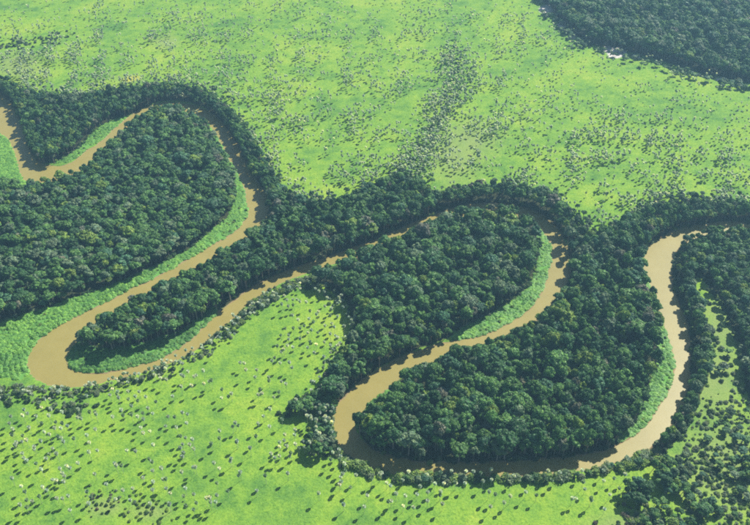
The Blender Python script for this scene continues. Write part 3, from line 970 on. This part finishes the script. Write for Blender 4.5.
# marsh tussocks
reeds = []
for k, P in list(marsh_w.items()) + [('lawn', LEFT_LAWN)]:
    lo, hi = P.min(0), P.max(0)
    n = int((hi - lo).prod() / 3.4)
    pts = rng.uniform(lo, hi, (n, 2))
    pts = pts[inside(P, pts)]
    pts = pts[river_sd(pts) > .9 + 1.6 * vnoise(pts, 6, 47)]
    ph, s_ = to_photo(pts)
    pts, ph = pts[(ph[:, 0] > -15)], ph[(ph[:, 0] > -15)]
    gap_ = vnoise(pts, 7, 45) * .6 + vnoise(pts, 3, 46) * .4 > .30
    pts, ph = pts[gap_], ph[gap_]
    tall = vnoise(pts, 14, 41) ** 1.6 * 1.5 + vnoise(pts, 5, 42) * .45
    tall *= .72 + .5 * np.sin(river_sd(pts) * 1.25 + vnoise(pts, 25, 48) * 6)      # scroll ridges along the bank
    if k == 'left':
        tall *= np.clip((ph[:, 1] - 215) / 60, .35, 1.25)
    elif k == 'lawn':
        tall *= .3
    elif k in ('middle', 'right', 'tongue'):
        tall *= .75
    g = vnoise(pts, 11, 43)
    for q in range(len(pts)):
        c0, c1 = np.array((.125, .30, .055)), np.array((.25, .47, .085))
        if k == 'apron':
            c0, c1 = np.array((.085, .22, .050)), np.array((.17, .36, .07))
        reeds.append((pts[q, 0], pts[q, 1], max(.3, .5 + 1.0 * tall[q]), c0 + (c1 - c0) * np.clip(g[q] * .8 + rng.uniform(0, .35), 0, 1), int(rng.integers(0, 3))))


for k, n in (('left', 90), ('apron', 45), ('middle', 20), ('right', 22), ('tongue', 10)):
    P = marsh_w[k]
    pts = rng.uniform(P.min(0), P.max(0), (n * 12, 2))
    pts = pts[inside(P, pts)][:n]
    add_shrubs(pts, .35, .8, 'far', [0, 2, 2, 2])

# ------------------------------------------------------------------ plant meshes
tree_parts = []
for i in range(8):
    fl = [.62, .72, .55, .66, .8, .6, .7, .5][i]
    c, t = tree_meshes(100 + i, 5.0, 16.0, fl, [20, 18, 23, 25, 19, 22, 20, 26][i], 2900)
    tree_parts.append((raw_mesh("tree_crown", *c, [M_LEAF]), raw_mesh("tree_trunk", *t, [M_BARK]), c, t))
palm_parts = []
for i in range(5):
    c, t = palm_meshes(200 + i)
    palm_parts.append((raw_mesh("palm_crown", *c, [M_PALM]), raw_mesh("palm_trunk", *t, [M_PALM_BARK]), c, t))
shrub_parts = []
for i in range(5):
    c, t = shrub_mesh(300 + i)
    shrub_parts.append((raw_mesh("shrub_foliage", *c, [M_SHRUB]), raw_mesh("shrub_stem", *t, [M_BARK]), c, t))
reed_meshes = [raw_mesh("tussock", *reed_mesh(400 + i), [M_REED]) for i in range(3)]


def whole(parts, m1):
    (v1, f1), (v2, f2) = parts[2], parts[3]
    V, F = join([(v1, f1), (v2, f2)])
    return raw_mesh("whole_plant", V, F, [m1, M_PALM_BARK if m1 is M_PALM else M_BARK], np.array([0] * len(f1) + [1] * len(f2), np.int32))


# ------------------------------------------------------------------ masses nobody could count: instanced on points
def scatter(name, sources, xyz, rot, scale, vid, tint, label, category):
    lib = bpy.data.collections.new(name + "_sources")
    for i, me in enumerate(sources):
        lib.objects.link(bpy.data.objects.new("%s_source_%02d" % (name, i), me))
    me = bpy.data.meshes.new(name)
    n = len(xyz)
    me.vertices.add(n)
    me.vertices.foreach_set("co", np.asarray(xyz, np.float32).ravel())
    for an, ty, data in (("spin", 'FLOAT', rot), ("vid", 'INT', vid)):
        a = me.attributes.new(an, ty, 'POINT')
        a.data.foreach_set("value", np.asarray(data, np.int32 if ty == 'INT' else np.float32))
    for an, data in (("size", scale), ("tint", tint)):
        a = me.attributes.new(an, 'FLOAT_VECTOR', 'POINT')
        a.data.foreach_set("vector", np.asarray(data, np.float32).ravel())
    me.update()
    o = new_obj(name, me)
    ng = bpy.data.node_groups.new(name, 'GeometryNodeTree')
    ng.interface.new_socket("Geometry", in_out='INPUT', socket_type='NodeSocketGeometry')
    ng.interface.new_socket("Geometry", in_out='OUTPUT', socket_type='NodeSocketGeometry')
    N, L = ng.nodes.new, ng.links.new
    gi, go = N('NodeGroupInput'), N('NodeGroupOutput')
    ci = N('GeometryNodeCollectionInfo')
    ci.inputs[0].default_value = lib
    ci.inputs[1].default_value = True
    ci.inputs[2].default_value = True
    ip = N('GeometryNodeInstanceOnPoints')
    ip.inputs['Pick Instance'].default_value = True

    def na(nm, ty):
        a = N('GeometryNodeInputNamedAttribute')
        a.data_type = ty
        a.inputs['Name'].default_value = nm
        return a.outputs['Attribute']
    cx = N('ShaderNodeCombineXYZ')
    L(na("spin", 'FLOAT'), cx.inputs[2])
    er = N('FunctionNodeEulerToRotation')
    L(cx.outputs[0], er.inputs[0])
    L(gi.outputs[0], ip.inputs['Points'])
    L(ci.outputs[0], ip.inputs['Instance'])
    L(na("vid", 'INT'), ip.inputs['Instance Index'])
    L(er.outputs[0], ip.inputs['Rotation'])
    L(na("size", 'FLOAT_VECTOR'), ip.inputs['Scale'])
    L(ip.outputs[0], go.inputs[0])
    md = o.modifiers.new("scatter", 'NODES')
    md.node_group = ng
    tag(o, label, category, kind="stuff")
    return o


def zof(a):
    return height(np.array([(d['x'], d['y']) for d in a]))


def order(n):
    return ["leftmost", "second", "third", "fourth", "fifth", "sixth", "seventh", "eighth", "ninth", "tenth", "eleventh", "twelfth", "thirteenth", "fourteenth",
            "fifteenth", "sixteenth", "seventeenth", "eighteenth", "nineteenth", "twentieth"][n] if n < 20 else None


def number_off(rows, top=20):
    """Tell look-alikes apart by their place: split long rows into nearer and farther lines, count each from the left."""
    by = {}
    for d in rows:
        by.setdefault(d['base'], []).append(d)
    for base, lst in by.items():
        if len(lst) == 1:
            lst[0]['label'] = base
            continue
        lst.sort(key=lambda d: -d['py'])
        nb = max(1, math.ceil(len(lst) / 9))
        words = {1: [""], 2: [" nearer row", " farther row"]}.get(nb) or [" %s row" % w for w in
                (["nearest", "middle", "farthest"] if nb == 3 else ["nearest", "second", "third", "fourth", "fifth", "sixth", "seventh", "eighth", "ninth", "tenth", "eleventh", "twelfth"])]
        per = math.ceil(len(lst) / nb)
        for b in range(nb):
            sub = sorted(lst[b * per:(b + 1) * per], key=lambda d: d['px'])
            for i, d in enumerate(sub):
                pos = "leftmost" if i == 0 else ("rightmost" if i == len(sub) - 1 else "%s from left" % order(i))
                d['label'] = "%s,%s %s" % (base, words[b], pos) if len(sub) > 1 else "%s,%s" % (base, words[b] or " alone")


def survey(rows, size):
    ph, s = to_photo(np.array([(d['x'], d['y']) for d in rows]))
    for d, p, k in zip(rows, ph, s):
        d['px'], d['py'], d['show'] = p[0], p[1], k * size(d)
        d['seen'] = 4 < p[0] < 746 and 12 < p[1] < 521


LIMIT = 300

# trees
survey(trees, lambda d: d['R'])
cand = sorted([d for d in trees if d['seen'] and d['zone'] not in ('north_bank', 'far_right_bank', 'horizon')], key=lambda d: -d['show'])
for d in cand[:LIMIT]:
    d['one'] = True
    sz = "large" if d['R'] > 4.8 else ("small" if d['R'] < 3.8 else "medium")
    d['base'] = "%s %s tree %s" % (sz, TREE_TINTS[d['t']][0], d['where'])
ones = [d for d in trees if d.get('one')]
number_off(ones)
for d, z in zip(ones, zof(ones)):
    root = bpy.data.objects.new("broadleaf_tree", None)
    col.objects.link(root)
    root.location = (d['x'], d['y'], z)
    root.rotation_euler = (0, 0, d['rot'])
    sc = (d['R'] / 5, d['R'] / 5, d['H'] / 16.0)
    tint = [float(v) for v in np.array(TREE_TINTS[d['t']][1]) * rng.uniform(.9, 1.42)]
    cp, tp = tree_parts[d['v']][:2]
    c = new_obj("crown", cp, root)
    t = new_obj("trunk", tp, root)
    for o in (c, t):
        o.scale = sc
    c["tint"] = tint
    tag(root, d['label'], "tree", "broadleaf trees of the riverside woods")
rest = [d for d in trees if not d.get('one')]
rz = zof(rest)
scatter("forest", [whole(p, M_LEAF) for p in tree_parts], [(d['x'], d['y'], z) for d, z in zip(rest, rz)], [d['rot'] for d in rest],
        [(d['R'] / 5, d['R'] / 5, d['H'] / 16.0) for d in rest], [d['v'] for d in rest], [np.array(TREE_TINTS[d['t']][1]) * rng.uniform(.9, 1.42) for d in rest],
        "dense mass of broadleaf woodland lining the river loops and far meadow edge", "forest")

# palms
survey(palms, lambda d: d['H'])
PLACE = [((0, 75, 0, 470), "below the lower left river bank"), ((0, 75, 470, 999), "in the bottom left corner"),
         ((75, 150, 0, 430), "just below the left bend"), ((75, 150, 430, 999), "on the lower left meadow"),
         ((150, 235, 0, 430), "near the left river limb"), ((150, 235, 430, 999), "at the near meadow's bottom"),
         ((235, 275, 0, 999), "in the near meadow's middle"), ((275, 340, 0, 400), "beside the middle loop wood"), ((275, 345, 400, 999), "by the lower bend thicket"),
         ((345, 410, 0, 999), "under the lower bend"), ((410, 490, 0, 999), "below the bank shrubs"), ((490, 560, 0, 999), "below the lower loop's middle"),
         ((560, 760, 0, 999), "left of the dark bottom clump")]
p_xy = np.array([(d['x'], d['y']) for d in palms])
cand = sorted([d for d in palms if d['seen'] and d['where'] != 'far'], key=lambda d: -d['show'])
for d in cand[:LIMIT]:
    d['one'] = True
    nb = int((np.hypot(p_xy[:, 0] - d['x'], p_xy[:, 1] - d['y']) < 7).sum()) - 1
    sz = "tall" if d['H'] > 10.8 else ("short" if d['H'] < 9.2 else "mid-height")
    place = next(t for (a, b, y0, y1), t in PLACE if a - 40 <= d['px'] < b and y0 <= d['py'] < y1)
    d['base'] = "%s %s %spalm %s" % (sz, PALM_TINTS[d['t']][0], "lone " if nb == 0 else "", place)
ones = [d for d in palms if d.get('one')]
number_off(ones)
for d, z in zip(ones, zof(ones)):
    root = bpy.data.objects.new("wax_palm", None)
    col.objects.link(root)
    root.location = (d['x'], d['y'], z)
    root.rotation_euler = (0, 0, d['rot'])
    cp, tp = palm_parts[d['v']][:2]
    k = .64 + .25 * d['H'] / 11.0
    c = new_obj("crown", cp, root)
    t = new_obj("trunk", tp, root)
    for o in (c, t):
        o.scale = (k, k, d['H'] / 11.0)
    c["tint"] = [float(v) for v in np.array(PALM_TINTS[d['t']][1]) * rng.uniform(.85, 1.15)]
    tag(root, d['label'], "palm", "pale palms dotted over the near meadow")
rest = [d for d in palms if not d.get('one')]
rz = zof(rest)
scatter("palm_savanna", [whole(p, M_PALM) for p in palm_parts], [(d['x'], d['y'], z) for d, z in zip(rest, rz)], [d['rot'] for d in rest],
        [((.56 if d['where'] == 'far' else .64) + .25 * d['H'] / 11.0,) * 2 + (d['H'] / 11.0,) for d in rest], [d['v'] for d in rest],
        [np.array(PALM_TINTS[d['t']][1]) * rng.uniform(.85, 1.15) for d in rest], "countless grey palms speckling the far meadow", "palms")

# shrubs
survey(shrubs, lambda d: d['S'])
cand = sorted([d for d in shrubs if d['seen'] and d['where'] != 'far'], key=lambda d: -d['show'])
for d in cand[:LIMIT]:
    d['one'] = True
    sz = "large" if d['S'] > 1.35 else ("small" if d['S'] < .95 else "medium")
    d['base'] = "%s %s shrub %s" % (sz, SHRUB_TINTS[d['t']][0], d['where'])
ones = [d for d in shrubs if d.get('one')]
number_off(ones)
for d, z in zip(ones, zof(ones)):
    root = bpy.data.objects.new("shrub", None)
    col.objects.link(root)
    root.location = (d['x'], d['y'], z)
    root.rotation_euler = (0, 0, d['rot'])
    cp, tp = shrub_parts[d['v']][:2]
    c = new_obj("foliage", cp, root)
    t = new_obj("stem", tp, root)
    for o in (c, t):
        o.scale = (d['S'],) * 3
    c["tint"] = [float(v) for v in np.array(SHRUB_TINTS[d['t']][1]) * rng.uniform(.85, 1.15)]
    tag(root, d['label'], "shrub", "shrubs along the near river banks")
rest = [d for d in shrubs if not d.get('one')]
rz = zof(rest)
scatter("scrub", [whole(p, M_SHRUB) for p in shrub_parts], [(d['x'], d['y'], z) for d, z in zip(rest, rz)], [d['rot'] for d in rest], [(d['S'],) * 3 for d in rest], [d['v'] for d in rest],
        [np.array(SHRUB_TINTS[d['t']][1]) * rng.uniform(.85, 1.15) for d in rest], "low scrub scattered along banks and meadow edges", "scrub")

# marsh plants on the banks
rxy = np.array([(r[0], r[1]) for r in reeds])
rz = height(rxy)
scatter("marsh_grass", reed_meshes, np.column_stack([rxy, rz - .05]), rng.uniform(0, 6.283, len(reeds)), [(.9 + .25 * r[2], .9 + .25 * r[2], r[2]) for r in reeds], [r[4] for r in reeds],
        [r[3] for r in reeds], "lush light green marsh grass on the inner river banks", "marsh grass")

# ------------------------------------------------------------------ haze: one closed box of pale air
hv = [(x, y, z) for z in (-4.0, 640.0) for y in (ys[0] - 60, ys[-1] + 60) for x in (xs[0] - 60, xs[-1] + 60)]
hf = [(0, 2, 3, 1), (4, 5, 7, 6), (0, 1, 5, 4), (2, 6, 7, 3), (0, 4, 6, 2), (1, 3, 7, 5)]
mh, nt, out, N = mat("pale_air")
pv = N("ShaderNodeVolumePrincipled")
pv.inputs['Color'].default_value = (.38, .74, 1.0, 1)
pv.inputs['Density'].default_value = .00010
pv.inputs['Anisotropy'].default_value = .2
nt.links.new(pv.outputs[0], out.inputs['Volume'])
h_obj = new_obj("haze", raw_mesh("haze", hv, hf, [mh]))
tag(h_obj, "thin bluish haze filling the air over the plain", "haze", kind="stuff")
print("TREES", len(trees), "PALMS", len(palms), "SHRUBS", len(shrubs), "REEDS", len(reeds))
